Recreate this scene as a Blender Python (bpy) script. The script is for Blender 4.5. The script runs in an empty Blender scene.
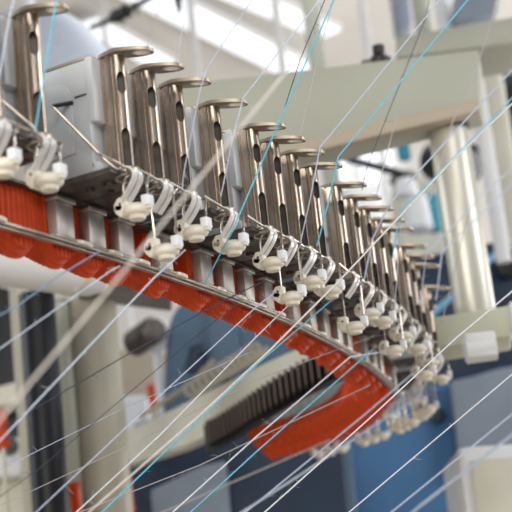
import bpy, bmesh, math, random
from mathutils import Vector, Matrix
random.seed(7)
scn = bpy.context.scene
COL = scn.collection
S = 0.4            # metres per layout unit
ZC = 1.2           # camera height in metres
F = 1491.82        # focal length in pixels of the 512 px frame
AX = (Vector((0.993980176, 0.109560076, 0.0)),
      Vector((0.0279588536, -0.253655776, -0.966890401)),
      Vector((-0.105932588, 0.96106989, -0.255191988)))
CX, CY = -8.79, 7.95                         # centre of the feeder ring (layout units)

def solve_centre():
    return CX, CY

# ---------------------------------------------------------------- helpers
def W(p):
    return Vector((p[0]*S, p[1]*S, p[2]*S + ZC))

def ray(px, py):
    c = Vector((px-256.0, 256.0-py, -F))
    return Vector((c.dot(AX[0]), c.dot(AX[1]), c.dot(AX[2])))

def at(px, py, d):
    """point on the sight line of a photo pixel at forward distance d (layout units)"""
    w = ray(px, py)
    return w*(d/w.y)

def atz(px, py, z):
    w = ray(px, py)
    return w*(z/w.z)

class MB:
    def __init__(s): s.v = []; s.f = []; s.m = []
    def add(s, vs, fs, mi=0):
        o = len(s.v); s.v += [Vector(v) for v in vs]
        for f in fs: s.f.append([i+o for i in f]); s.m.append(mi)
        return s
    def bm(s, bm, mi=0):
        bm.verts.index_update()
        return s.add([v.co.copy() for v in bm.verts], [[v.index for v in f.verts] for f in bm.faces], mi)
    def box(s, lo, hi, bev=0.0, seg=2, rot=None, mi=0):
        b = bmesh.new(); bmesh.ops.create_cube(b, size=1.0)
        c = [(lo[i]+hi[i])/2 for i in range(3)]; d = [hi[i]-lo[i] for i in range(3)]
        for v in b.verts: v.co = Vector((v.co.x*d[0], v.co.y*d[1], v.co.z*d[2]))
        if bev: bmesh.ops.bevel(b, geom=b.edges[:], offset=bev, segments=seg, affect='EDGES', profile=.5)
        for v in b.verts:
            if rot: v.co = rot @ v.co
            v.co += Vector(c)
        s.bm(b, mi); b.free(); return s
    def hexa(s, pts, bev=0.0, seg=2, mi=0):
        """eight corners: front a b c d, then the same four at the back"""
        b = bmesh.new(); vs = [b.verts.new(p) for p in pts]
        for f in ((0,1,2,3),(7,6,5,4),(0,4,5,1),(1,5,6,2),(2,6,7,3),(3,7,4,0)): b.faces.new([vs[i] for i in f])
        bmesh.ops.recalc_face_normals(b, faces=b.faces[:])
        if bev: bmesh.ops.bevel(b, geom=b.edges[:], offset=bev, segments=seg, affect='EDGES', profile=.5)
        s.bm(b, mi); b.free(); return s
    def tube(s, path, r, n=8, cap=True, mi=0):
        path = [Vector(p) for p in path]; rings = []; prev = None
        rr = r if isinstance(r, (list, tuple)) else [r]*len(path)
        for i, p in enumerate(path):
            if i == 0: t = path[1]-path[0]
            elif i == len(path)-1: t = path[-1]-path[-2]
            else: t = (path[i]-path[i-1]).normalized()+(path[i+1]-path[i]).normalized()
            t.normalize()
            if prev is None:
                a = Vector((0,0,1)) if abs(t.z) < .9 else Vector((1,0,0))
                u = t.cross(a).normalized()
            else:
                u = (prev-t*prev.dot(t)).normalized()
            prev = u; w = t.cross(u)
            rings.append([p+(u*math.cos(2*math.pi*k/n)+w*math.sin(2*math.pi*k/n))*rr[i] for k in range(n)])
        vs = [v for q in rings for v in q]; fs = []
        for i in range(len(path)-1):
            for k in range(n):
                k2 = (k+1) % n
                fs.append((i*n+k, i*n+k2, (i+1)*n+k2, (i+1)*n+k))
        if cap:
            fs.append(tuple(range(n-1, -1, -1))); fs.append(tuple((len(path)-1)*n+k for k in range(n)))
        return s.add(vs, fs, mi)
    def cyl(s, a, b, r, n=24, r2=None, mi=0):
        return s.tube([a, b], [r, r if r2 is None else r2], n, True, mi)
    def lathe(s, prof, o=(0,0,0), n=24, axis=None, mi=0):
        """profile of (radius, height) turned about an axis through o"""
        q = Vector((0,0,1)).rotation_difference(Vector(axis)) if axis is not None else None
        vs = []; fs = []
        for (r, h) in prof:
            for k in range(n):
                v = Vector((r*math.cos(2*math.pi*k/n), r*math.sin(2*math.pi*k/n), h))
                if q: v = q @ v
                vs.append(v+Vector(o))
        for i in range(len(prof)-1):
            for k in range(n):
                k2 = (k+1) % n; fs.append((i*n+k, i*n+k2, (i+1)*n+k2, (i+1)*n+k))
        fs.append(tuple(range(n-1, -1, -1))); fs.append(tuple((len(prof)-1)*n+k for k in range(n)))
        return s.add(vs, fs, mi)
    def prism(s, pts, ext, bev=0.0, seg=2, mi=0):
        """planar outline swept along ext"""
        b = bmesh.new(); ext = Vector(ext)
        A = [b.verts.new(p) for p in pts]; B = [b.verts.new(Vector(p)+ext) for p in pts]
        n = len(pts); b.faces.new(A); b.faces.new(B[::-1])
        for i in range(n): b.faces.new((A[i], B[i], B[(i+1) % n], A[(i+1) % n]))
        bmesh.ops.recalc_face_normals(b, faces=b.faces[:])
        if bev: bmesh.ops.bevel(b, geom=b.edges[:], offset=bev, segments=seg, affect='EDGES', profile=.5)
        s.bm(b, mi); b.free(); return s
    def ribbon(s, path, wid, th, wdir=(0,1,0), mi=0):
        """flat strip: path in a plane, width along wdir"""
        path = [Vector(p) for p in path]; wd = Vector(wdir).normalized(); vs = []; fs = []
        for i, p in enumerate(path):
            t = (path[min(i+1, len(path)-1)]-path[max(i-1, 0)]).normalized(); nn = t.cross(wd).normalized()
            for a, c in ((-1,-1),(1,-1),(1,1),(-1,1)): vs.append(p+wd*a*wid/2+nn*c*th/2)
        for i in range(len(path)-1):
            for k in range(4):
                k2 = (k+1) % 4; fs.append((i*4+k, i*4+k2, (i+1)*4+k2, (i+1)*4+k))
        fs.append((3,2,1,0)); e = (len(path)-1)*4; fs.append((e,e+1,e+2,e+3))
        return s.add(vs, fs, mi)
    def plate_hole(s, outer, inner, z0, z1, mi=0):
        """outline with a hole, both with the same count of points, between heights given as functions of x"""
        n = len(outer); vs = []
        for z in (z0, z1):
            for q in (outer, inner):
                for (x, y) in q: vs.append((x, y, z(x)))
        O0, I0, O1, I1 = 0, n, 2*n, 3*n; fs = []
        for k in range(n):
            j = (k+1) % n
            fs += [(O0+k, I0+k, I0+j, O0+j), (O1+k, O1+j, I1+j, I1+k), (O0+k, O0+j, O1+j, O1+k), (I0+k, I1+k, I1+j, I0+j)]
        return s.add(vs, fs, mi)
    def mesh(s, name, mats, world=False, smooth=35):
        me = bpy.data.meshes.new(name)
        vs = [W(v) if world else Vector(v)*S for v in s.v]
        me.from_pydata([tuple(v) for v in vs], [], s.f)
        b = bmesh.new(); b.from_mesh(me); bmesh.ops.recalc_face_normals(b, faces=b.faces[:]); b.to_mesh(me); b.free()
        for m in (mats if isinstance(mats, (list, tuple)) else [mats]): me.materials.append(m)
        if isinstance(mats, (list, tuple)) and len(mats) > 1:
            for p, mi in zip(me.polygons, s.m): p.material_index = mi
        for p in me.polygons: p.use_smooth = True
        me.set_sharp_from_angle(angle=math.radians(smooth))
        me.update(); return me
    def obj(s, name, mats, parent=None, world=None, smooth=35, origin=True):
        if world is None: world = parent is None
        if world and parent is None and origin:           # origin at the base of the thing
            c = sum(s.v, Vector())/len(s.v); zmin = min(v.z for v in s.v); c.z = zmin
            keep = s.v; s.v = [v-c for v in keep]
            o = bpy.data.objects.new(name, s.mesh(name, mats, False, smooth)); s.v = keep
            o.location = W(c)
        else:
            o = bpy.data.objects.new(name, s.mesh(name, mats, world, smooth))
        COL.objects.link(o)
        if parent is not None: o.parent = parent
        return o

def tag(o, label, cat, group=None):
    o['label'] = label; o['category'] = cat
    if group: o['group'] = group
    return o
def struct(o): o['kind'] = 'structure'; return o
def empty(name, p, rz=0.0):
    o = bpy.data.objects.new(name, None); COL.objects.link(o); o.location = W(p); o.rotation_euler = (0,0,rz)
    o.empty_display_size = .02; return o
def loc(root, v):
    """layout point -> layout offset in an unrotated root"""
    return Vector(v)-(Vector(root.location)-Vector((0,0,ZC)))/S
class LB(MB):
    """mesh in layout space made a child of an unrotated root"""
    def part(s, name, mats, root, smooth=35):
        o0 = (Vector(root.location)-Vector((0,0,ZC)))/S
        for i in range(len(s.v)): s.v[i] = s.v[i]-o0
        return s.obj(name, mats, root, world=False, smooth=smooth)

# ---------------------------------------------------------------- materials
def mat(name, col, rough=.5, metal=0.0, var=.06, scale=40, spec=.5, bump=0.0, bscale=200, emis=None, coat=0.0, stretch=None, var2=None, trans=0):
    m = bpy.data.materials.new(name); m.use_nodes = True; nt = m.node_tree; N = nt.nodes; L = nt.links
    b = N['Principled BSDF']; b.inputs['Roughness'].default_value = rough; b.inputs['Metallic'].default_value = metal
    b.inputs['Specular IOR Level'].default_value = spec; b.inputs['Coat Weight'].default_value = coat
    b.inputs['Subsurface Weight'].default_value = trans
    if trans: b.inputs['Subsurface Radius'].default_value = (.01,.008,.006); b.inputs['Subsurface Scale'].default_value = .3
    tc = N.new('ShaderNodeTexCoord'); src = tc.outputs['Object']
    if stretch:
        mp = N.new('ShaderNodeMapping'); mp.inputs['Scale'].default_value = stretch; L.new(src, mp.inputs['Vector']); src = mp.outputs['Vector']
    nz = N.new('ShaderNodeTexNoise'); nz.inputs['Scale'].default_value = scale; nz.inputs['Detail'].default_value = 4
    L.new(src, nz.inputs['Vector'])
    cr = N.new('ShaderNodeValToRGB'); c2 = var2
    lo = c2 if c2 else tuple(max(0, c*(1-var*2)) for c in col); hi = col if c2 else tuple(min(1, c*(1+var)) for c in col)
    cr.color_ramp.elements[0].color = (*lo, 1); cr.color_ramp.elements[1].color = (*hi, 1)
    cr.color_ramp.elements[0].position = .3; cr.color_ramp.elements[1].position = .7
    L.new(nz.outputs['Fac'], cr.inputs['Fac']); L.new(cr.outputs['Color'], b.inputs['Base Color'])
    if bump:
        n2 = N.new('ShaderNodeTexNoise'); n2.inputs['Scale'].default_value = bscale; L.new(src, n2.inputs['Vector'])
        bp = N.new('ShaderNodeBump'); bp.inputs['Strength'].default_value = bump; bp.inputs['Distance'].default_value = .001
        L.new(n2.outputs['Fac'], bp.inputs['Height']); L.new(bp.outputs['Normal'], b.inputs['Normal'])
    if emis:
        b.inputs['Emission Color'].default_value = (*emis[0], 1); b.inputs['Emission Strength'].default_value = emis[1]
    return m
M = {}
M['steel'] = mat('brushed_steel', (.53,.445,.37), .27, 1.0, .12, 14, stretch=(2,2,.5), var2=(.40,.325,.265))
M['cap'] = mat('worn_cap_metal', (.50,.43,.34), .42, .75, .1, 60, var2=(.33,.28,.22))
M['capring'] = mat('hole_insert', (.80,.74,.64), .4, 0, .05)
M['house'] = mat('grey_white_housing', (.62,.65,.66), .45, 0, .04, 20)
M['houseb'] = mat('cool_white_housing', (.70,.73,.75), .4, 0, .04, 20)
M['dark'] = mat('dark_steel', (.16,.14,.125), .42, .7, .15, 50, var2=(.07,.06,.055))
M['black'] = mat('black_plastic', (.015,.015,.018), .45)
M['clip'] = mat('white_clip', (.80,.78,.76), .3, .15, .05, 60)
M['wire'] = mat('wire_steel', (.55,.50,.45), .28, 1.0, .1, 80)
M['ivory'] = mat('ivory_plastic', (.88,.83,.70), .42, 0, .05, 60, trans=.15)
M['ivoryw'] = mat('white_plastic', (.82,.84,.86), .4, 0, .03, 60)
M['orange'] = mat('orange_plastic', (.74,.082,.010), .45, 0, .12, 50, var2=(.58,.050,.007), spec=.25)
M['brk'] = mat('bracket_steel', (.56,.53,.48), .42, .7, .15, 60, var2=(.40,.37,.33))
M['rail'] = mat('rail_steel', (.52,.47,.40), .34, .8, .15, 60, var2=(.36,.32,.27))
M['foot'] = mat('foot_strip', (.84,.79,.69), .35, .2, .1, 60)
M['beam'] = mat('grey_green_paint', (.43,.44,.36), .5, 0, .03, 6)
M['column'] = mat('column_paint', (.46,.44,.35), .45, 0, .04, 8)
M['frame'] = mat('pale_green_paint', (.62,.64,.50), .45, 0, .03, 8)
M['lip'] = mat('beige_lip', (.47,.40,.30), .5, 0, .04, 8)
M['brown'] = mat('dark_brown', (.075,.055,.042), .5, .2, .15, 20)
M['cream'] = mat('cream_paint', (.70,.68,.56), .45, 0, .04, 8)
M['chrome'] = mat('satin_aluminium', (.66,.65,.56), .34, .35, .05, 10, stretch=(4,4,.4))
M['white'] = mat('white_enamel', (.82,.84,.85), .4, 0, .02, 10)
M['blue'] = mat('machine_blue', (.055,.19,.40), .5, 0, .08, 5)
M['steelblue'] = mat('slate_blue', (.085,.155,.235), .5, 0, .08, 5)
M['navy'] = mat('navy_paint', (.012,.032,.07), .45, 0, .1, 6)
M['panel'] = mat('blue_grey_panel', (.26,.31,.38), .5, 0, .05, 8)
M['blackpost'] = mat('black_gloss', (.008,.009,.013), .42, 0, .05, spec=.3)
M['wall'] = mat('wall_white', (.78,.77,.74), .8, 0, .02, 1.5)
M['floor'] = mat('workshop_floor', (.48,.42,.35), .6, 0, .1, 3)
M['ceil'] = mat('ceiling_white', (.80,.78,.74), .8, 0, .02, 2)
M['lamp'] = mat('strip_light', (.9,.93,1), .5, 0, .0, emis=((.90,.94,1.0), 1.05))
M['window'] = mat('daylight_window', (.9,.93,1), .5, 0, .0, emis=((.86,.92,1.0), 1.6))
M['dome'] = mat('frosted_blue', (.42,.48,.58), .5, 0, .10, 160, var2=(.55,.60,.68), bump=.5, bscale=300)
M['teal'] = mat('teal_plastic', (.03,.30,.42), .4)
M['grey'] = mat('mid_grey', (.20,.19,.17), .5, .2, .1, 10)
M['beige'] = mat('beige_cord', (.42,.38,.28), .6)
M['hose'] = mat('pale_blue_hose', (.20,.50,.75), .45)
def yarnmat(n, c): return mat('yarn_'+n, c, .75, 0, .1, 400)
Y = {'cyan': yarnmat('cyan', (.16,.62,.80)), 'white': yarnmat('white', (.82,.84,.90)), 'lav': yarnmat('lavender', (.56,.62,.78)),
     'blue': yarnmat('blue', (.26,.35,.52)), 'dark': yarnmat('dark', (.035,.045,.08)), 'grey': yarnmat('grey', (.50,.46,.45)),
     'sky': yarnmat('sky', (.62,.70,.83)), 'cream': yarnmat('cream', (.78,.74,.68))}

# ---------------------------------------------------------------- camera, render look
cam = bpy.data.cameras.new('camera'); co = bpy.data.objects.new('camera', cam); COL.objects.link(co)
mw = Matrix((AX[0], AX[1], AX[2])).to_4x4(); mw.translation = Vector((0,0,ZC)); co.matrix_world = mw
cam.sensor_width = 36; cam.sensor_fit = 'HORIZONTAL'; cam.lens = F/512*36; cam.clip_start = .05; cam.clip_end = 100
cam.dof.use_dof = True; cam.dof.focus_distance = 4.15*S*1.02; cam.dof.aperture_fstop = 8.0
scn.camera = co
vs_ = scn.view_settings; vs_.view_transform = 'Standard'; vs_.look = 'None'; vs_.gamma = 1; vs_.use_curve_mapping = False; vs_.exposure = -0.36

# ================================================================ feeder units of the ring
RC, ZB = 9.65, 1.135        # radius and height of the foot of each post
HC = .308                   # post height
def post_mesh():
    m = MB()
    # rectangular web with two grooves, then the round tube on the outer side
    prof = [(-.050,-.018),(-.040,-.018),(-.040,-.0125),(-.033,-.0125),(-.033,-.018),(-.018,-.018),(-.014,-.012)]
    for k in range(13):
        a = math.radians(-130+260*k/12); prof.append((-.004+.0185*math.cos(a), .0185*math.sin(a)))
    prof += [(-.014,.012),(-.018,.018),(-.050,.018)]
    m.prism([(x, y, 0) for x, y in prof], (0,0,HC))
    return m
def slot_cutter():
    c = MB(); d = Vector((.72,-.694,0)); t = Vector((.694,.72,0))
    for z0, z1, w in ((.205,.250,.0105), (-.03,.105,.0105)):
        o = Vector((-.004,0,0))+d*.004; pts = []
        for k in range(17):
            a = math.pi*k/16; pts.append(o+t*w*math.cos(a)+Vector((0,0,z1-w+w*1.6*math.sin(a))))
        for k in range(17):
            a = math.pi+math.pi*k/16; pts.append(o+t*w*math.cos(a)+Vector((0,0,z0+w+w*1.6*math.sin(a))))
        c.prism(pts, d*.03)
    return c
def cut(a, b, name, mats):
    oa = bpy.data.objects.new('tmp_a', a.mesh('tmp_a', mats)); ob = bpy.data.objects.new('tmp_b', b.mesh('tmp_b', M['dark']))  # cutter's dark material paints shade onto the slot walls
    COL.objects.link(oa); COL.objects.link(ob)
    md = oa.modifiers.new('cut', 'BOOLEAN'); md.operation = 'DIFFERENCE'; md.object = ob; md.solver = 'EXACT'; md.material_mode = 'TRANSFER'
    bpy.context.view_layer.update()
    me = bpy.data.meshes.new_from_object(oa.evaluated_get(bpy.context.evaluated_depsgraph_get()))
    me.name = name
    bpy.data.objects.remove(oa); bpy.data.objects.remove(ob)
    for p in me.polygons: p.use_smooth = True
    me.set_sharp_from_angle(angle=math.radians(30))
    return me

def rr(cx, cy, hx, hy, n=40, k=2.6):
    out = []
    for i in range(n):
        a = 2*math.pi*i/n; c, s_ = math.cos(a), math.sin(a)
        out.append((cx+hx*math.copysign(abs(c)**(2/k), c), cy+hy*math.copysign(abs(s_)**(2/k), s_)))
    return out

def bez(pts, n=6):
    """smooth path through points"""
    pts = [Vector(p) for p in pts]; P = [pts[0]]+pts+[pts[-1]]; out = []
    for i in range(1, len(P)-2):
        for k in range(n):
            t = k/n; a, b, c, d = P[i-1], P[i], P[i+1], P[i+2]
            out.append(.5*((2*b)+(c-a)*t+(2*a-5*b+4*c-d)*t*t+(3*b-a-3*c+d)*t**3))
    out.append(pts[-1]); return out

def orange_mesh(L=.145):
    """ribbed body: vertical ribs down the outer face, a lobed ribbed underside, ribbed inner face"""
    m = MB(); ny = 64; x0, x1, zt = -.38, -.206, -.021
    def zb(y): return -.122-.064*max(0, math.cos(math.pi*y/L))**.8
    secs = []
    for j in range(ny+1):
        y = -L/2+L*j/ny; zz = zb(y); rib = .0028*math.sin(2*math.pi*y/(L/9)); pts = []
        tap = .012*(1-max(0, math.cos(math.pi*y/L))**.5)
        for k in range(9): pts.append((x1+rib-tap, y, zt+(zz+.02-zt)*k/8))
        nb = 60
        for k in range(1, nb):
            t = k/nb; x = x1-.012+(x0+.012-x1+.012)*t
            low = min(1, math.sin(math.pi*min(1, t*2.6+.02))) if t < .2 else 1
            rise = max(0, t-.16)/.84
            pts.append((x, y, zz+.02-.02*low+.085*rise**1.1+.0020*math.sin(2*math.pi*t*13)+.0035*min(1, rise*6)*math.cos(2*math.pi*y/(L/3))))
        ze = zz+.085
        for k in range(9): pts.append((x0-rib+tap, y, ze+(zt-ze)*k/8))
        secs.append(pts)
    n = len(secs[0]); vs = [p for q in secs for p in q]; fs = []
    for j in range(ny):
        for k in range(n):
            k2 = (k+1) % n; fs.append((j*n+k, j*n+k2, (j+1)*n+k2, (j+1)*n+k))
    fs.append(tuple(range(n))); fs.append(tuple(ny*n+k for k in range(n-1, -1, -1)))
    return m.add(vs, fs)

def lid_mesh():
    m = MB()
    n = 48; top = lambda x: HC+.0070+max(0, x)*-.19
    bot = lambda x: HC-.0020+max(0, x)*-.19
    out = []
    for i in range(n):
        a = 2*math.pi*i/n; c, s_ = math.cos(a), math.sin(a)
        # rounded nose at the tip, narrower tail toward the post
        x = .018+.080*math.copysign(abs(c)**.8, c); w = .031 if x > .02 else .031-.007*min(1, (.02-x)/.06)
        out.append((x, w*math.copysign(abs(s_)**.75, s_)))
    inn = rr(.066, 0, .021, .0125, n, 2)
    m.plate_hole(out, inn, bot, top)
    return m

def build_unit():
    root = empty('yarn_feeder', (0,0,0))
    pm = cut(post_mesh(), slot_cutter(), 'post', M['steel'])
    po = bpy.data.objects.new('post', pm); COL.objects.link(po); po.parent = root
    lid = lid_mesh().obj('cap_plate', M['cap'], root)
    r_ = MB(); r_.plate_hole(rr(.066,0,.0245,.0155,32,2), rr(.066,0,.0185,.0100,32,2), lambda x: HC-.0038-.19*x, lambda x: HC+.0085-.19*x)
    r_.obj('hole_insert', M['capring'], lid)
    # housing behind the post
    h = MB(); h.box((-.275,-.050,.004), (-.066,.050,HC-.008), .004)
    ho = h.obj('housing', M['house'], root)
    f = MB()
    f.box((-.068,-.053,.135), (-.046,.053,HC-.006), .003); f.box((-.068,-.053,.020), (-.062,.053,.137), .001)
    f.box((-.072,-.053,.004), (-.046,.053,.032), .002)
    f.obj('front_cover', M['houseb'], ho)
    t = MB(); t.box((-.280,-.052,HC-.008), (-.050,.052,HC-.001), .0015); t.obj('housing_lid', M['cap'], ho)
    s_ = MB(); s_.prism([(-.214,-.049,.065),(-.214,-.049,.225),(-.208,-.049,.246),(-.192,-.049,.258),(-.148,-.049,.256),(-.126,-.049,.242),(-.114,-.049,.218),(-.113,-.049,.068)], (0,-.005,0), .0015)
    s_.prism([(-.205,-.053,.075),(-.205,-.053,.224),(-.199,-.053,.240),(-.189,-.053,.249),(-.150,-.053,.247),(-.132,-.053,.236),(-.122,-.053,.214),(-.122,-.053,.075)], (0,-.002,0), .0008)
    s_.obj('side_panel', M['houseb'], ho)
    k = MB(); k.cyl((-.112,-.050,.199), (-.147,-.087,.189), .0055, 12); k.box((-.105,-.0515,.2075), (-.070,-.049,.2115))
    k.obj('pivot_pin', M['black'], ho)
    # dark plate under the housing with round bosses
    b = MB(); b.box((-.30,-.0715,-.012), (-.004,.0715,.003), .002)
    for x, r in ((-.055,.017), (-.115,.012)): b.lathe([(r*.4,-.022),(r,-.020),(r,-.012),(r,-.008)], (x,0,0), 18)
    b.cyl((-.085,.045,-.018), (-.085,.045,-.01), .008, 12)
    bo = b.obj('base_plate', M['dark'], root)
    # collar ring round the foot of the post and its two curled prongs
    c = MB(); c.lathe([(.020,-.002),(.0275,-.001),(.0285,.006),(.0265,.011),(.020,.012)], (-.002,0,0), 24)
    ring = [( -.002+.031*math.cos(a), .031*math.sin(a), -.010) for a in [math.radians(60+240*i/20) for i in range(21)]]
    c.tube(ring, .0042, 8)
    c.obj('foot_collar', M['rail'], root)
    for y in (-.021, .004):
        q = MB(); p = bez([(-.016,y,.006),(.010,y,.008),(.026,y,-.003),(.029,y,-.018),(.016,y,-.040),(-.004,y,-.062),(-.012,y,-.070)], 5)
        q.ribbon(p, .019, .0036); q.obj('clip_prong', M['clip'], root)
    # lower bracket, orange body and the foot strip that clamps to the rail
    br = MB(); br.box((-.31,-.052,-.122), (-.183,.018,-.032), .003); br.box((-.315,-.056,-.032), (-.176,.022,-.021), .002)
    br.obj('bracket', M['brk'], root)
    ob = orange_mesh(); ob.obj('ribbed_body', M['orange'], root, smooth=50)
    fs_ = MB(); fs_.prism([(x, y, -.1295) for x, y in rr(-.183, -.02, .011, .062, 32, 3)], (0,0,.007), .0015)
    fo = fs_.obj('foot_strip', M['rail'], root)
    tp = MB(); tp.prism([(x, y, -.1335) for x, y in rr(-.177, .042, .0125, .032, 28, 2.4)], (0,0,.011), .003); tp.obj('strip_tip', M['foot'], fo)
    return root

def arm_parts(root, dx, dz):
    dx -= .012; dz += .024
    """the yarn guide: two bent wires carrying the eyelet"""
    w = MB(); w.tube(bez([(.012,-.140,.013),(.012,-.012,.000),(.006+dx,-.008,-.012),(-.004+dx,-.004,-.030),(-.006+dx,0,-.085+dz)], 5), .0034, 8)
    w.obj('guide_wire', M['wire'], root)
    w = MB(); w.tube(bez([(-.02,.022,-.006),(.036,.018,-.010),(.056+dx,.006,-.030),(.059+dx,0,-.046),(.058+dx,0,-.085+dz)], 5), .0034, 8)
    w.obj('guide_wire', M['wire'], root)
    o = Vector((dx, 0, dz))
    e = MB(); e.lathe([(.010,-.144),(.019,-.143),(.021,-.139),(.0215,-.134),(.030,-.130),(.033,-.125),(.033,-.118),(.030,-.113),(.023,-.109),(.019,-.105),(.010,-.103)], o+Vector((.024,0,0)), 28)
    # forward jaw with a notch toward the inner block, and the web to the outer block
    e.prism([o+Vector(p) for p in ((-.028,-.017,-.118),(-.014,-.017,-.132),(.020,-.017,-.126),(.020,-.017,-.108),(-.002,-.017,-.110),(-.006,-.017,-.100),(-.028,-.017,-.098))], (0,.034,0), .003)
    e.box(tuple(o+Vector((.020,-.010,-.124))), tuple(o+Vector((.066,.010,-.108))), .003)
    eo = e.obj('eyelet', M['ivory'], root)
    b = MB(); b.prism([o+Vector(p) for p in ((-.030,-.017,-.114),(-.010,-.017,-.119),(.003,-.017,-.104),(.003,-.017,-.082),(-.018,-.017,-.082),(-.030,-.017,-.098))], (0,.031,0), .0035)
    b.obj('inner_block', M['ivory'], eo)
    b = MB(); b.box(tuple(o+Vector((.047,-.015,-.118))), tuple(o+Vector((.068,.013,-.090))), .0035); b.obj('outer_block', M['ivoryw'], eo)
    h = MB(); h.tube([o+Vector(p) for p in ((-.011,-.0182,-.099),(-.011,-.012,-.099))], .0034, 12); h.obj('thread_hole', M['dark'], eo)

proto_up = build_unit(); arm_parts(proto_up, 0, 0)
proto_low = build_unit(); arm_parts(proto_low, -.012, -.072)
meshes_of = {}
def copy_tree(o, parent=None):
    c = o.copy(); COL.objects.link(c); c.parent = parent
    for ch in list(o.children): copy_tree(ch, c)
    return c
def kill(o):
    for ch in list(o.children): kill(ch)
    bpy.data.objects.remove(o)

ANG = [-31.0,-30.12,-28.14,-27.33,-26.53,-25.33,-23.90,-23.05,-22.16,-21.22,-19.78,-18.75,-17.80,-16.80,-15.94,-14.27,-13.22,-12.25]
LOWS = {3, 7, 10, 13, 16}
first = ['steel yarn feeder at the left edge showing its clip and eyelet only',
 'largest steel yarn feeder post, the tall one left of the grey housing gap']
nth = ['first','second','third','fourth','fifth','sixth','seventh','eighth','ninth','tenth','eleventh','twelfth','thirteenth','fourteenth','fifteenth','sixteenth','seventeenth']
TURN = -9.8; R2 = 1.9                       # the ring tightens beyond this angle
_t = math.radians(TURN)
C2 = (CX+(RC-R2)*math.cos(_t), CY+(RC-R2)*math.sin(_t))
def on_path(deg, r):
    a = math.radians(deg)
    if deg <= TURN: return CX+r*math.cos(a), CY+r*math.sin(a)
    h = min(1, (deg-TURN)/12); q = r-RC+R2-.05*h*h*(3-2*h); return C2[0]+q*math.cos(a), C2[1]+q*math.sin(a)
def place(proto, deg, label, group):
    a = math.radians(deg); u = copy_tree(proto)
    x, y = on_path(deg, RC); u.location = W((x, y, ZB)); u.rotation_euler = (0,0,a)
    return tag(u, label, 'yarn feeder', group)
for i, dg in enumerate(ANG):
    low = i in LOWS
    if i < 2: lab = first[i]
    else: lab = 'steel yarn feeder post, %s to the right of the big grey-sided gap, eyelet hanging %s' % (nth[i-2], 'low' if low else 'high')
    u = place(proto_low if low else proto_up, dg, lab, 'yarn feeders along the near side of the ring')
    if i in (1, 2):            # the two units whose side lever shows in the gap
        w = MB(); w.tube([(-.147,-.087,.189), (-.030,-.046,.026), (-.012,-.030,.004)] if i == 2 else [(-.06,-.087,.110), (.020,-.046,.012), (.026,-.03,-.03)], .0036, 8)
        w.obj('side_lever', M['wire'], u)
REAR = [-9.2]+[1.0+2.95*k for k in range(16)]
for k, dg in enumerate(REAR):
    u = place(proto_up if k % 4 == 0 else proto_low, dg, 'blurred yarn feeder on the far curve of the ring, %s beyond the turn' % nth[k], 'yarn feeders along the far curve of the ring')
    if k: u.scale = (1, .66, 1)            # the far feeders stand closer together
kill(proto_up); kill(proto_low)

def arc(r, z, a0, a1, n):
    out = []
    for k in range(n+1):
        t = k/n; deg = a0+(TURN-a0)*t/.6 if t < .6 else TURN+(a1-TURN)*(t-.6)/.4
        out.append(Vector((*on_path(deg, r), z)))
    return out
rl = MB(); rl.ribbon(arc(RC-.190, ZB-.137, -33, 47.0, 120), .010, .012, (0,0,1))
rl.ribbon(arc(RC-.178, ZB-.133, -33, 47.0, 120), .006, .006, (0,0,1))
tag(rl.obj('carrier_rail', M['rail']), 'thin curved steel rail running under all the orange feeder bodies', 'rail')
# flat ring plate between housings and orange bodies
pl = MB(); A = arc(RC-.18, ZB-.021, -33, 47.0, 120); B = arc(RC-.355, ZB-.021, -33, 47.0, 120)
vs = []; fs = []
for p, q in zip(A, B): vs += [p, q, q+Vector((0,0,.007)), p+Vector((0,0,.007))]
for i in range(120):
    for k in range(4): fs.append((i*4+k, i*4+(k+1) % 4, i*4+4+(k+1) % 4, i*4+4+k))
fs += [(0,1,2,3), (480,483,482,481)]
pl.add(vs, fs); tag(pl.obj('carrier_ring', M['dark']), 'dark curved carrier plate above the orange bodies, below the grey housings', 'ring plate')

# orange filler bodies where the row of feeders has a gap
def filler(deg, L, label):
    m = orange_mesh(L)
    o = m.obj('ribbed_filler', M['orange'], world=False, smooth=50)
    a = math.radians(deg); o.location = W((*on_path(deg, RC), ZB)); o.rotation_euler = (0,0,a)
    return tag(o, label, 'filler block', 'orange filler blocks in the gaps of the feeder row')
filler(-29.08, .165, 'orange ribbed block in the big gap below the grey housing side')
filler(-1.9, .10, 'orange ribbed block on the far curve, nearest the turn')

# ================================================================ setting
def plane(name, pts, m):
    b = MB(); b.prism(pts, (0,0,-.15) if abs(pts[0][2]-pts[2][2]) < 1e-6 else (0,.3,0)); return struct(b.obj(name, m, origin=False))
zfl = -ZC/S
plane('floor', [(-30,-14,zfl),(30,-14,zfl),(30,30,zfl),(-30,30,zfl)], M['floor'])
plane('wall_back', [(-30,30,zfl),(30,30,zfl),(30,30,10),(-30,30,10)], M['wall'])
b = MB(); b.prism([(-30,12,10),(30,12,10),(30,30,10),(-30,30,10)], (0,0,.2)); struct(b.obj('ceiling', M['ceil'], origin=False))

# ================================================================ background machine
def hexz(front, back, bev=.01):
    return LB().hexa([Vector(p) for p in front]+[Vector(p)+Vector(back) for p in front], bev)

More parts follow.
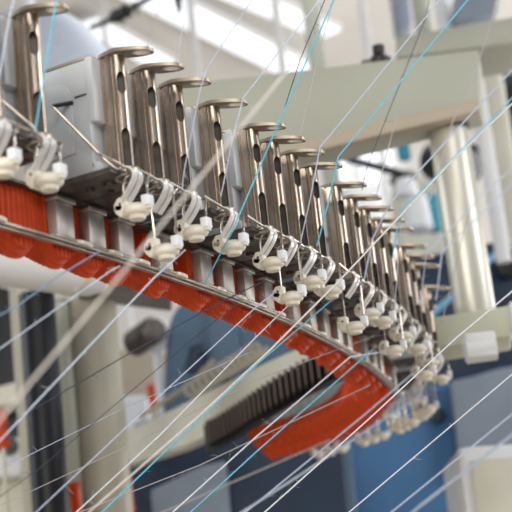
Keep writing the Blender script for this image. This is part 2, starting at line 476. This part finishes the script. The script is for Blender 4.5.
# grey-green beam
zt = at(190,82,6.6).z; zb_ = at(190,176,6.6).z
TL, BL = atz(190,82,zt), at(190,176,6.6)
TR = atz(478,49,zt); BR = at(480,109,TR.y)
TL = at(150,87,6.3); BL = at(150,190,6.3)
bk = Vector((.05,.26,0))
bm_ = LB().hexa([TL,TR,BR,BL]+[p+bk for p in (TL,TR,BR,BL)], .012)
xb = tag(bm_.obj('cross_beam', M['beam'], smooth=30), 'large grey-green box beam crossing behind the feeder posts', 'beam')
lp = LB(); dz = Vector((0,0,.055)); fw = Vector((0,-.012,0)); a4 = [BL+dz+fw, BR+dz*.9+fw, BR+fw-Vector((0,0,.01)), BL+fw-Vector((0,0,.01))]
lp.hexa(a4+[p+Vector((.01,.10,0)) for p in a4], .004); lp.part('lower_lip', M['lip'], xb)
d2 = TR.y+2.2
q = [at(396,36,d2), at(530,13,d2), at(530,41,d2), at(396,58,d2)]
tag(LB().hexa(q+[p+Vector((.05,.55,0)) for p in q], .02).obj('upper_beam', M['beam']), 'grey-green beam above and behind the large cross beam, upper right', 'beam')
# pillars
def pillar(px0, py0, px1, py1, d, r_px, m, label, name='pillar', collar=None):
    a, c = at(px0,py0,d), at(px1,py1,d); r = r_px/F*d
    e = empty(name, (c.x, c.y, min(c.z, a.z))); top = Vector((c.x, c.y, a.z))
    b = LB(); b.lathe([(r*.97,0),(r,.01),(r,(a.z-c.z)-.01),(r*.97,a.z-c.z)], c, 40); b.part('shaft', m, e)
    if collar:
        b = LB(); b.lathe([(r*1.06,0),(r*1.09,.02),(r*1.06,.05)], top-Vector((0,0,.05)), 40); b.part('collar', M['black'], e)
    return tag(e, label, 'pillar')
pillar(450.6,122,476,318,TR.y+.15,21,M['chrome'],'thick satin metal pillar under the cross beam, right of the caps',collar=True)
pillar(489,80,504,262,TR.y+3.2,8,M['white'],'slim white pillar at the right edge behind the metal pillar')
pillar(498,40,516,246,TR.y+4.0,14,M['cream'],'cream pillar at the right edge, behind the slim white one')
# frame bracket in front of the far posts
df = 6.35
zt = at(424,319,df).z
A_ = [at(423,319,df), atz(511,305,zt)]; dr = A_[1].y
A_ += [at(511,336,dr), at(423,350,df)]
e = empty('frame_bracket', A_[3])
LB().hexa(A_+[p+Vector((.05,.35,0)) for p in A_], .012).part('bar', M['frame'], e)
b = LB(); c0, c1 = at(466,347,dr-.25), at(496,343,dr-.25)
b.tube([c0+Vector((0,.03,-.01)), c1+Vector((0,.03,-.01))], .055, 20); b.box(tuple(c0+Vector((0,-.02,-.05))), tuple(c1+Vector((0,.10,.05))), .01); b.part('end_block', M['white'], e)
b = LB(); c0 = at(510,318,dr-.02); b.box((c0.x,c0.y-.05,c0.z-.06),(c0.x+.03,c0.y+.2,c0.z+.06),.005); b.part('end_plate', M['white'], e)
tag(e, 'grey-green bar with a pale end block, at the right below the metal pillar', 'bracket')

# blue machine body at the right
def slab(pts, d, th, m, name, root, bev=.02):
    b = LB(); P = [at(x,y,d) for x, y in pts]
    for p, (x, y) in zip(P, pts):
        if y >= 560: p.z = zfl
    b.prism(P, (0,th,0), bev); return b.part(name, m, root)
e = empty('blue_machine_body', Vector((at(340,540,11).x, 11, zfl)))
slab([(225,400),(300,395),(430,384),(480,380),(480,560),(225,560)], 11, 1.2, M['blue'], 'lower_panel', e)
slab([(396,262),(540,232),(540,322),(396,336)], 11.6, 1.0, M['navy'], 'upper_panel', e)
slab([(418,330),(540,320),(540,368),(425,388)], 11.4, 1.0, M['navy'], 'recess', e)
slab([(450,381),(470,377),(500,368),(540,362),(540,470),(460,470)], 10.8, .5, M['panel'], 'side_panel', e)
b = LB(); b.lathe([(.10,0),(.11,.02),(.11,.1),(.06,.12)], at(508,266,11.6), 24, axis=(0,-1,0)); b.part('knob', M['black'], e)
b = LB(); b.lathe([(.05,0),(.055,.02),(.055,.06),(.03,.07)], at(438,416,11), 20, axis=(0,-1,0)); b.part('bolt', M['navy'], e)
tag(e, 'big blue machine body with navy recess and grey-blue panel, lower right', 'machine')
e = empty('cream_cabinet', Vector((at(490,560,7.5).x, 7.5, zfl)))
slab([(457,451),(461,447),(540,442),(540,560),(462,560)], 7.5, .8, M['white'], 'body', e, .03)
slab([(470,460),(540,455),(540,560),(474,560)], 7.48, .05, M['cream'], 'door', e, .01)
tag(e, 'cream white cabinet corner at the bottom right', 'cabinet')
# thin pale hose on navy
b = MB(); b.tube(bez([at(432,314,10.9), at(470,280,10.95), at(500,250,11), at(530,232,11)], 6), .022, 10)
tag(b.obj('hose', M['hose']), 'pale blue hose slanting behind the metal pillar over navy panel', 'hose')

# slate-blue cabinet, left of centre
e = empty('slate_cabinet', Vector((at(230,470,10.4).x, 10.4, zfl)))
slab([(163,402),(166,335),(172,312),(185,298),(205,290),(340,300),(340,560),(163,560)], 10.4, .5, M['steelblue'], 'body', e, .05)
slab([(208,300),(240,310),(240,380),(206,380)], 10.34, .08, M['steelblue'], 'raised_panel', e, .02)
slab([(133,425),(260,375),(262,398),(135,452)], 10.2, .1, M['steelblue'], 'sloped_ledge', e, .02)
b = LB(); b.tube([at(192,372,10.2), at(196,352,10.2), at(204,350,10.2)], .06, 12); b.part('handle', M['navy'], e)
tag(e, 'slate blue cabinet with rounded corner below the orange feeder row', 'cabinet')
# beige spiral cord resting on the ledge
b = MB(); pts = []
for k in range(12*12+1):
    t = k/144; c = at(188+72*t, 392-44*t, 9.9); a = 2*math.pi*t*11
    pts.append(c+Vector((.02*math.cos(a), .02*math.sin(a), 0))+Vector((.055*math.cos(a)*.4, 0, .055*math.sin(a))))
b.tube(pts, .014, 8); tag(b.obj('spiral_cord', M['beige']), 'beige coiled cord lying along the slate blue ledge', 'cord')
b = MB(); b.tube([at(140,417,10.0), at(190,385,10.0), at(214,360,10.0)], .018, 10); b.tube([at(205,384,10.0), at(258,350,10.0)], .016, 10)
tag(b.obj('beige_conduit', M['beige']), 'straight beige conduit above the coiled cord', 'conduit')

# cream inner ring segment
pts = [(125,432,466),(180,406,448),(232,380,424),(268,362,396),(305,346,374),(345,328,354)]
zt = at(125,432,9.3).z
b = LB(); vs = []; fs = []
top = [atz(x, y, zt) for x, y, _ in pts]
for (x, y, yb), p in zip(pts, top):
    q = at(x, yb, p.y); bk = Vector((.05,.14,0)); vs += [p, q, q+bk, p+bk]
for i in range(len(pts)-1):
    for k in range(4): fs.append((i*4+k, i*4+(k+1) % 4, i*4+4+(k+1) % 4, i*4+4+k))
n4 = (len(pts)-1)*4; fs += [(0,3,2,1), (n4,n4+1,n4+2,n4+3)]
b.add(vs, fs); tag(b.obj('cream_ring_beam', M['cream'], smooth=20), 'sloping cream beam passing behind the rear orange bodies', 'beam')
# dark toothed comb below the cream beam
e = empty('toothed_comb', at(300,440,8.9)); b = LB()
pa = [at(x, y, atz(x, yt, zt).y-.30) for x, y, yt in ((208,441,392),(234,426,380),(265,406,363),(305,382,346),(348,362,327))]
pa = bez(pa, 7)
b.ribbon([p+Vector((0,-.06,0)) for p in pa], .15, .03, (0,0,1)); b.part('comb_bar', M['black'], e)
for k in range(1, len(pa)-1):
    t = MB(); 
    b = LB(); p = pa[k]; b.box(tuple(p+Vector((-.008,-.20,-.05))), tuple(p+Vector((.008,-.07,.075))), .006); b.part('tooth', M['brown'], e)
tag(e, 'dark toothed comb between cream beam and rear orange bodies', 'comb')
e = empty('under_machine', Vector((at(190,540,10.2).x, 10.2, zfl)))
slab([(127,462),(250,428),(340,420),(340,560),(127,560)], 9.75, .5, M['navy'], 'body', e)
slab([(150,490),(200,466),(226,460),(226,560),(150,560)], 9.65, .12, M['panel'], 'front_panel', e)
tag(e, 'dark navy lower machine below the cream beam with a grey-blue front panel', 'machine')

# left side
e = empty('white_drum', at(50,300,5.9))
c0, c1 = at(-60,236,5.7), at(104,262,6.3); d_ = (c1-c0); ln = d_.length
b = LB(); r = .165; b.lathe([(r*.9,0),(r,.03),(r,ln-.16),(r*.97,ln-.08),(r*.86,ln-.03),(r*.6,ln)], c0, 48, axis=d_); b.part('shell', M['white'], e)
b = LB(); b.lathe([(r*1.01,0),(r*1.025,.01),(r*1.025,.03),(r*1.01,.04)], c0+d_*((ln-.2)/ln), 48, axis=d_); b.part('rim', M['cream'], e)
b = LB(); b.box((c0.x+.05,c0.y-.06,zfl),(c0.x+.15,c0.y+.06,c0.z-.1),.01); b.part('stand', M['cream'], e)
tag(e, 'cream white horizontal drum with rounded end, lower left below orange bodies', 'drum')
e = empty('support_table', at(110,300,7.6))
p = [atz(78,300,at(110,285,7.6).z), atz(172,312,at(110,285,7.6).z), atz(172,258,at(110,285,7.6).z), atz(90,250,at(110,285,7.6).z)]
b = LB(); b.prism(p, (0,0,.12), .01); b.part('plate', M['grey'], e)
for x, y in ((118,291),(150,280)):
    c = at(x,y,7.2); b = LB(); b.lathe([(.05,-.03),(.055,-.02),(.055,.1),(.05,.11)], Vector((c.x,c.y,p[0].z)), 20); b.part('bolt', M['black'], e)
tag(e, 'dark grey plate seen from below, over the cream column at the left', 'plate')
def column(px0,py0,px1,py1,d,r,m,label,cat='column',name='column'):
    a, c = at(px0,py0,d), at(px1,py1,d); c.z = zfl if py1 >= 560 else c.z
    b = MB(); b.lathe([(r*.98,0),(r,.01),(r,a.z-c.z),(r*.98,a.z-c.z+.01)], c, 36)
    return tag(b.obj(name, m), label, cat)
column(98,300,112,560,8.0,.135,M['column'],'broad cream column under the grey plate at the lower left')
column(69,300,80,560,7.9,.042,M['beam'],'thin greenish column left of the broad cream column')
column(40,296,55,560,7.4,.092,M['blackpost'],'glossy black column between pale posts at the lower left')
column(20,290,33,560,8.6,.035,M['column'],'thin cream post left of the black column')
b = MB(); c0 = at(134,344,10.5); b.lathe([(.08,0),(.10,.02),(.10,.30),(.08,.32)], c0, 28, axis=(.5,-.7,.1)); tag(b.obj('roller', M['dark']), 'dark roller end between the cream column and slate cabinet', 'roller')
b = MB(); c0 = at(155,337,11.2); b.cyl(Vector((c0.x,c0.y+.05,zfl)), c0+Vector((0,.05,0)), .03, 12); b.lathe([(.12,0),(.13,.02),(.13,.10),(.10,.12)], c0, 28, axis=(.1,-1,.1)); tag(b.obj('white_disc', M['white']), 'bright white round disc beside the dark roller', 'disc')
b = MB(); q = [at(112,348,13), at(170,352,13), at(170,400,13), at(112,400,13)]; q[2].z = zfl; q[3].z = zfl; b.prism(q, (0,.4,0), .03); tag(b.obj('beige_box', M['lip']), 'blurred tan box between cream column and slate cabinet', 'box')
b = MB(); q = [at(120,396,12), at(146,394,12), at(147,428,12), at(121,430,12)]; q[2].z = zfl; q[3].z = zfl; b.prism(q, (0,.3,0), .03); tag(b.obj('white_box', M['white']), 'white box left end of the cream beam', 'box')
for px, py, d, lab in ((128,494,8.8,'small orange red bobbin below the left end of the cream beam'),(75,500,7.7,'small orange red bobbin at the foot of the broad cream column'),(2,428,7.5,'small orange red bobbin at the left edge'),(152,396,11.8,'small orange red bobbin beside the white box')):
    c = at(px,py,d); b = MB(); b.lathe([(.03,-.10),(.04,-.09),(.03,-.07),(.03,.06),(.04,.08),(.03,.09)], c, 20); o = b.obj('bobbin', M['orange']); k = LB(); k.cyl(Vector((c.x,c.y,zfl)), c-Vector((0,0,.09)), .012, 10); k.v = [v-c+Vector((0,0,.10)) for v in k.v]; k.obj('spindle', M['cream'], o, world=False); tag(o, lab, 'bobbin', 'blurred orange bobbins')
# pale machine parts far left bottom
e = empty('pale_machine', Vector((at(10,540,9.4).x, 9.4, zfl)))
slab([(-30,440),(22,437),(23,560),(-30,560)], 9.4, .5, M['cream'], 'body', e)
slab([(-30,462),(20,455),(20,476),(-30,480)], 9.2, .2, M['white'], 'shelf', e)
slab([(-30,395),(26,378),(26,400),(-30,415)], 9.6, .3, M['cream'], 'upper_arm', e)
b = LB(); b.lathe([(.05,0),(.06,.02),(.06,.2)], at(10,447,9.1), 20, axis=(0,-1,0)); b.part('knob', M['black'], e)
tag(e, 'pale cream machine at the lower left edge with a black knob', 'machine')
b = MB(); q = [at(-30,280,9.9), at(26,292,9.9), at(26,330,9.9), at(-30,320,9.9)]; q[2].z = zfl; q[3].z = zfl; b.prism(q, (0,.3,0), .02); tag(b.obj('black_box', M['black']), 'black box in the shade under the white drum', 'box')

# behind the beam, right of the caps
b = MB(); b.tube(bez([at(334,154,12.5), at(352,160,12.4), at(385,169,12.2), at(408,176,12.2)], 6), [.035]*18+[.05], 12); tag(b.obj('dark_rod', M['black']), 'dark rod slanting down under the cross beam, right of the caps', 'rod')
e = empty('black_motor', at(428,178,13))
b = LB(); b.lathe([(.08,0),(.17,.05),(.19,.12),(.19,.5),(.12,.55)], at(428,160,13), 28, axis=(.6,-.6,-.35)); b.part('body', M['black'], e)
b = LB(); b.lathe([(.05,0),(.07,.05),(.07,.25)], at(412,176,12.7), 20, axis=(-.6,-.6,-.3)); b.part('shaft', M['grey'], e)
tag(e, 'black motor under the right end of the cross beam, left of the metal pillar', 'motor')
b = MB(); q = [at(392,178,13.5), at(440,170,13.5), at(444,240,13.5), at(396,240,13.5)]; q[2].z = zfl; q[3].z = zfl; b.prism(q, (0,.5,0), .06); tag(b.obj('cream_housing', M['cream']), 'blurred cream housing under the black motor', 'housing')
b = MB(); b.lathe([(.0,0),(.09,.0),(.12,.03),(.10,.30),(.05,.34),(.0,.34)], at(420,232,12.2), 24); tag(b.obj('white_bottle', M['white']), 'white bottle-shaped part right of the last caps', 'bottle')
b = MB(); b.lathe([(.05,0),(.07,.02),(.07,.32),(.05,.34)], at(435,232,12.4), 20); tag(b.obj('teal_cylinder', M['teal']), 'small teal cylinder beside the metal pillar', 'cylinder')
b = MB(); b.lathe([(.05,0),(.06,.02),(.06,.14),(.05,.16)], at(405,160,12.8), 20); tag(b.obj('teal_bulb', M['teal']), 'small teal cap above the dark rod', 'cap')
b = MB(); b.lathe([(.04,0),(.09,.02),(.10,.10),(.07,.16),(.02,.18)], at(407,198,12.0), 20); tag(b.obj('white_pommel', M['white']), 'white rounded knob under the dark rod', 'knob')
b = MB(); q = [at(342,186,15.6), at(380,180,15.6), at(400,260,15.6), at(342,260,15.6)]; q[2].z = zfl; q[3].z = zfl; b.prism(q, (0,.5,0), .05); tag(b.obj('pale_cabinet', M['white']), 'blurred pale cabinet behind the caps under the cross beam', 'cabinet')

# top right pieces
b = MB(); q = [at(396,-10,14), at(413,-10,14), at(413,24,14), at(397,27,14)]; q[0].z = q[1].z = 9.99; b.prism(q, (0,.4,0), .04); tag(b.obj('grey_box', M['panel']), 'grey box at the top, left of the cream post', 'box')
column(424,-20,428,50,13.2,.09,M['beam'],'greenish post at the top beside the grey box')
column(443,-20,446,32,12.5,.07,M['white'],'short white post standing on the upper beam')
b = MB(); q = [at(455,-10,12.2), at(500,-10,12.2), at(497,14,12.2), at(455,22,12.2)]; b.prism(q, (0,.3,0), .03); tag(b.obj('blue_grey_box', M['panel']), 'blue-grey box on the upper beam at the top right', 'box')
kp = TL.lerp(TR, .70)+Vector((0,.12,0)); e = empty('clamp_knob', kp)
b = LB(); b.lathe([(.02,0),(.05,.01),(.055,.05),(.03,.08),(.03,.12),(.0,.13)], kp, 20); b.part('knob', M['black'], e)
b = LB(); b.box(tuple(kp+Vector((-.09,-.03,0))), tuple(kp+Vector((-.03,.03,.05))), .006); b.part('lever', M['grey'], e)
tag(e, 'small dark knob on top of the cross beam', 'knob')
e = empty('black_drive', at(500,120,12.5))
b = LB(); b.lathe([(.06,0),(.10,.02),(.10,.25),(.06,.27)], at(488,92,12.5), 24, axis=(.3,-.9,.1)); b.part('cylinder', M['black'], e)
b = LB(); b.prism([at(494,75,12.7), at(540,68,12.7), at(540,140,12.7), at(500,135,12.7)], (0,.4,0), .03); b.part('casing', M['black'], e)
b = LB(); b.lathe([(.03,0),(.04,.01),(.04,.08),(.02,.1)], at(500,74,12.2), 16, axis=(0,-.8,.6)); b.part('fitting', M['chrome'], e)
tag(e, 'black drive unit at the right edge under the upper beam', 'motor')

# far structure seen at the top: posts, lamps, window
for px, w, d, lab in ((192,.105,18,'white vertical post at the top left of centre'),(277,.105,18,'white vertical post at the top centre'),(364,.11,18,'white vertical post at the top right of centre'),(104,.07,19,'white vertical post at the top left behind the dark bracket')):
    a = at(px,20,d); b = MB(); b.box((a.x-w/2,a.y-w/2,zfl),(a.x+w/2,a.y+w/2,9.9),.01); tag(b.obj('roof_post', M['white']), lab, 'post', 'white posts of the hall')
a = at(312,20,15); b = MB(); b.box((a.x-.09,a.y-.08,zfl),(a.x+.09,a.y+.08,9.9),.01); tag(b.obj('green_post', M['beam']), 'greenish vertical post between the white posts at the top', 'post')
def lamp(p0, p1, w, k, lab):
    a, c = atz(*p0, 9.7), atz(*p1, 9.7); t = (c-a).normalized(); s_ = Vector((-t.y,t.x,0))*w/2
    e = empty('strip_light', (a+c)/2); b = LB(); b.prism([a-s_,a+s_,c+s_,c-s_], (0,0,.10), .01); b.part('tray', M['white'], e)
    s2 = s_*.85; b = LB(); b.prism([p-Vector((0,0,.015)) for p in (a-s2,a+s2,c+s2,c-s2)], (0,0,.03), .004); b.part('diffuser', M['lamp'], e)
    tag(e, lab, 'ceiling light', 'strip lights under the ceiling')
lamp((130,-12),(300,72),.7,0,'longest bright strip light slanting across the top, nearest the grey-green beam')
lamp((215,-14),(330,34),.5,1,'bright strip light at the top centre, above the longest one')
lamp((85,22),(165,66),.5,2,'bright strip light at the top left near the dark bracket')
for k, (x0, x1, y0, y1) in enumerate(((330,348,120,200),(356,392,120,176),(180,200,330,400))):
    a, c = at(x0,y0,29.8), at(x1,y1,29.8); b = MB(); b.box((a.x,29.75,c.z),(c.x,29.95,a.z),.02); struct(b.obj('window_%d' % (k+1), M['window'], origin=False))

# pale blue frosted dome, top left
e = empty('frosted_dome', at(35,88,9)); R = 86/F*9; c = at(36,88,9)
b = LB(); prof = [(R*math.cos(math.radians(t)), R*math.sin(math.radians(t))) for t in range(-20, 90, 6)]+[(.005,R)]
b.lathe(prof, c, 56); b.part('shell', M['dome'], e); b = LB(); b.lathe([(R*.96,-R*.42),(R*1.03,-R*.40),(R*1.03,-R*.34),(R*.96,-R*.32)], c, 56); b.part('rim', M['white'], e)
b = LB(); b.cyl(c+Vector((0,0,R*.98)), Vector((c.x,c.y,9.99)), .03, 12); b.part('hanger', M['white'], e)
tag(e, 'pale blue frosted dome behind the leftmost feeder posts', 'dome')
# dark overhead bracket
e = empty('overhead_cable_joint', at(122,16,11))
b = LB(); b.tube(bez([at(92,27,11.4), at(110,20,11.1), at(130,9,10.8), at(156,-6,10.5), at(172,-20,10.4), Vector((at(176,-30,10.4).x,10.4,5)), Vector((at(176,-30,10.4).x,10.4,9))], 5), .022, 10); b.part('cable', M['black'], e)
b = LB(); b.lathe([(.02,0),(.045,.04),(.06,.10),(.045,.17),(.06,.21),(.02,.27)], at(110,20,11), 18, axis=at(138,5,10.8)-at(110,20,11.05)); b.part('joint', M['black'], e)
for x, y in ((124,26),(138,15)): b = LB(); b.tube([at(x-4,y-12,10.95), at(x,y,10.95)], [.022,.008], 10); b.part('hook', M['grey'], e)
tag(e, 'dark cable joint with hooks hanging at the top left', 'cable joint')

# ================================================================ yarns
def yarn(pts, m, wpx, label, name='yarn', fuzz=14, group='yarns running to and from the feeders'):
    P = [at(*p) for p in pts]; b = MB(); full = []
    for i in range(len(P)-1):
        n = 10
        for k in range(n): full.append(P[i].lerp(P[i+1], k/n))
    full.append(P[-1])
    r = [wpx/2/F*p.y for p in full]; b.tube(full, r, 6)
    for k in range(fuzz):
        i = random.randrange(len(full)-1); p = full[i].lerp(full[i+1], random.random()); L = random.uniform(.010,.028)*p.y/4
        d = Vector((random.uniform(-1,1), random.uniform(-1,1), random.uniform(-1,1))).normalized(); e_ = Vector((random.uniform(-1,1), 0, random.uniform(-1,1)))*.4
        b.tube([p, p+d*L*.5, p+(d+e_)*L], [.0006,.0005,.0003], 3)
    return tag(b.obj(name, m), label, 'yarn', group)
YL = [
 ([(335,-3,3.6),(283,113,3.7),(262,162,3.75),(232,232,3.75),(205,283,3.85)],'cyan',1.7,'bright cyan yarn dropping from top centre to the rail below the seventh post'),
 ([(322,-3,3.7),(243,98,3.66),(232,142,3.66),(221,196,3.72)],'sky',1.5,'pale cyan yarn from top centre through the cap right of the cross beam edge'),
 ([(326,-3,3.75),(300,60,3.75),(283,113,3.8),(268,150,3.8)],'dark',1.0,'dark thin yarn beside the bright cyan one at top centre'),
 ([(334,-3,4.4),(315,70,4.2),(300,136,4.05)],'grey',.8,'thin grey yarn dropping onto the cap plate at centre'),
 ([(254,-3,3.5),(207,68,3.52),(200,90,3.5),(184,172,3.5),(182,190,3.5)],'lav',1.1,'pale lavender yarn bending at the third cap right of the gap'),
 ([(188,-3,3.4),(177,62,3.4)],'lav',.7,'thin pale yarn dropping onto the second cap right of the gap'),
 ([(56,-3,2.95),(54,14,2.95),(35,132,2.98)],'cyan',1.8,'cyan yarn running down beside the largest left post'),
 ([(15,-3,2.85),(10,14,2.85),(2,62,2.85),(-4,90,2.85)],'sky',2.0,'pale blue yarn at the top left edge in front of the largest post'),
 ([(162,-3,3.3),(146,48,3.3)],'grey',.7,'thin pale yarn dropping onto the first cap right of the gap'),
 ([(300,55,2.6),(190,190,2.4),(125,270,2.3),(100,300,2.3),(-5,425,2.2)],'cream',3.0,'thick out-of-focus cream yarn nearest the camera, slanting across the left half'),
 ([(442,-3,4.6),(342,121,4.2),(320,147,4.15),(310,200,4.15),(300,244,4.2)],'lav',1.4,'pale lavender yarn from top right bending at the centre caps'),
 ([(470,-3,4.8),(338,157,4.3),(329,200,4.3),(317,246,4.3)],'cyan',1.6,'cyan yarn from top right across the cross beam to the centre caps'),
 ([(430,-3,5.2),(425,20,5.2),(367,167,4.6),(362,190,4.6)],'dark',.9,'dark yarn from the top right to the cap under the beam'),
 ([(430,10,5.2),(423,27,5.2),(396,120,4.9),(382,172,4.75),(376,198,4.75)],'grey',1.0,'thin pinkish grey yarn crossing the cross beam beside the dark one'),
 ([(497,-3,6.0),(490,26,6),(477,66,5.8),(452,123,5.6),(430,200,5.5)],'grey',1.6,'blurred pale grey yarn dropping from the top right corner'),
 ([(516,66,5.2),(450,137,5.0),(390,203,4.8),(372,240,4.8),(360,300,4.8)],'lav',1.6,'pale lavender yarn from the right edge to the caps, above the cyan one'),
 ([(516,94,5.2),(442,170,5.0),(400,212,4.9),(392,260,4.9)],'cyan',1.5,'cyan yarn from the right edge crossing the metal pillar'),
 ([(516,100,4.4),(450,163,4.2),(340,280,3.9),(270,350,3.7),(200,415,3.5),(80,520,3.3)],'cream',1.9,'long cream yarn from the right edge across pillar, eyelets and lower left'),
 ([(516,164,6.0),(478,200,5.9),(430,250,5.8)],'sky',1.4,'pale blue yarn at the right edge crossing the white pillar'),
 ([(516,180,6.2),(442,252,6.0),(436,300,5.9)],'sky',1.4,'sky blue yarn at the right edge below the pale one'),
 ([(468,215,5.6),(440,330,5.7)],'grey',1.0,'thin grey yarn in front of the metal pillar'),
 ([(402,215,5.0),(396,290,5.0),(392,330,5.05)],'sky',.9,'thin blue yarn hanging beside the right end posts'),
 ([(428,238,5.5),(420,305,5.5)],'sky',1.1,'thin blue yarn hanging beside the last post'),
 # lower left fan
 ([(100,251,3.3),(60,275,3.2),(20,304,3.1),(-5,318,3.0)],'blue',1.6,'fuzzy blue yarn running to the left edge in front of the white drum'),
 ([(120,266,3.35),(112,270,3.3),(55,310,3.2),(-5,352,3.1)],'sky',1.4,'pale blue yarn running to the left edge below the fuzzy blue one'),
 ([(185,250,3.55),(155,277,3.45),(100,335,3.3),(-5,446,3.1)],'sky',1.8,'sky blue yarn from the orange bodies down to the left edge'),
 ([(262,282,4.1),(215,305,3.9),(130,353,3.6),(-5,432,3.3)],'dark',1.2,'dark navy yarn slanting down left across the slate cabinet'),
 ([(275,292,4.1),(256,307,4.0),(150,405,3.7),(28,520,3.4)],'lav',1.3,'lavender yarn from the low centre eyelet to the bottom left'),
 ([(304,290,4.5),(256,337,4.2),(160,435,3.9),(68,520,3.7)],'white',1.4,'white yarn from the centre eyelets to the bottom left'),
 ([(334,298,4.7),(256,365,4.3),(180,437,4.0),(94,520,3.8)],'cyan',1.6,'cyan yarn from the centre eyelets to the bottom, beside the cream one'),
 ([(374,336,5.2),(256,380,4.6),(130,445,4.1),(-5,508,3.8)],'grey',.8,'faint grey yarn nearly level across the cream beam'),
 ([(395,350,5.3),(350,357,4.9),(256,437,4.5),(164,520,4.2)],'white',1.6,'white yarn crossing the left end of the rear orange bodies'),
 ([(372,350,5.0),(256,452,4.5),(182,520,4.3)],'cyan',1.5,'cyan yarn crossing the left end of the rear orange bodies'),
 ([(420,367,5.8),(370,410,5.4),(236,520,4.8)],'lav',1.7,'lavender yarn passing over the rear eyelets'),
 ([(516,288,4.7),(455,339,4.5),(370,418,4.3),(256,520,4.1)],'white',1.5,'bright white yarn from the right edge past the last eyelet to the bottom'),
 ([(516,371,4.6),(347,514,4.2),(338,521,4.2)],'white',1.3,'white yarn over the grey-blue panel at the lower right'),
 ([(516,411,5.6),(388,515,5.2),(380,521,5.2)],'lav',1.7,'pale lavender yarn over the blue panel at the bottom right'),
 ([(516,432,7.2),(420,506,7.0),(404,520,7.0)],'sky',3.0,'blurred pale blue yarn beside the cream cabinet'),
 ([(370,385,5.2),(200,465,4.6),(60,520,4.2)],'grey',1.2,'faint brownish yarn across the rear orange bodies'),
 ([(420,395,6.6),(300,475,6.2),(230,520,6.0)],'sky',2.2,'blurred sky blue yarn along the rear eyelets'),
 ([(330,440,6.6),(180,505,6.2),(140,521,6.0)],'grey',1.6,'blurred grey yarn low across the navy machine'),
 ([(237,303,4.0),(180,350,3.8),(40,468,3.4),(-5,500,3.3)],'dark',.8,'thin dark yarn low across the cream column'),
 ([(250,352,4.6),(120,410,4.2),(-5,472,3.9)],'lav',.9,'thin lavender yarn low across the cream column and black column'),
]
for pts, m, w, lab in YL: yarn(pts, Y[m], w, lab)

# ================================================================ light
wd = bpy.data.worlds.new('hall_daylight'); scn.world = wd; wd.use_nodes = True
wd.node_tree.nodes['Background'].inputs['Color'].default_value = (.86,.90,1.0,1); wd.node_tree.nodes['Background'].inputs['Strength'].default_value = .27
def area(name, p, tgt, sx, sy, power, col):
    l = bpy.data.lights.new(name, 'AREA'); l.shape = 'RECTANGLE'; l.size = sx; l.size_y = sy; l.energy = power; l.color = col
    o = bpy.data.objects.new(name, l); COL.objects.link(o); o.location = W(p)
    o.rotation_euler = (W(tgt)-W(p)).to_track_quat('-Z', 'Y').to_euler(); return o
T = (0.1,4.2,1.2)
area('window_light_right', (9,3.5,4.0), T, 2.0, 2.0, 85, (.95,.97,1.0))
area('ceiling_light_front', (1.5,-3,7), T, 2.4, 1.2, 50, (1.0,.96,.9))
area('ceiling_light_back', (3,13,9.0), (1,9,1), 3.0, 2.0, 90, (.96,.98,1.0))
area('ceiling_wash', (13,17,1.5), (-1,22,10), 4.0, 3.0, 420, (1.0,.98,.97))  # added light aimed upward, only to brighten the ceiling
area('window_light_front', (-3,-3,2.2), T, 2.0, 1.5, 95, (1.0,.95,.88))  # added warm fill from the camera side, no window stands there
area('window_light_left', (-9,9,4.5), (0,9,.5), 2.0, 2.0, 60, (.93,.96,1.0))
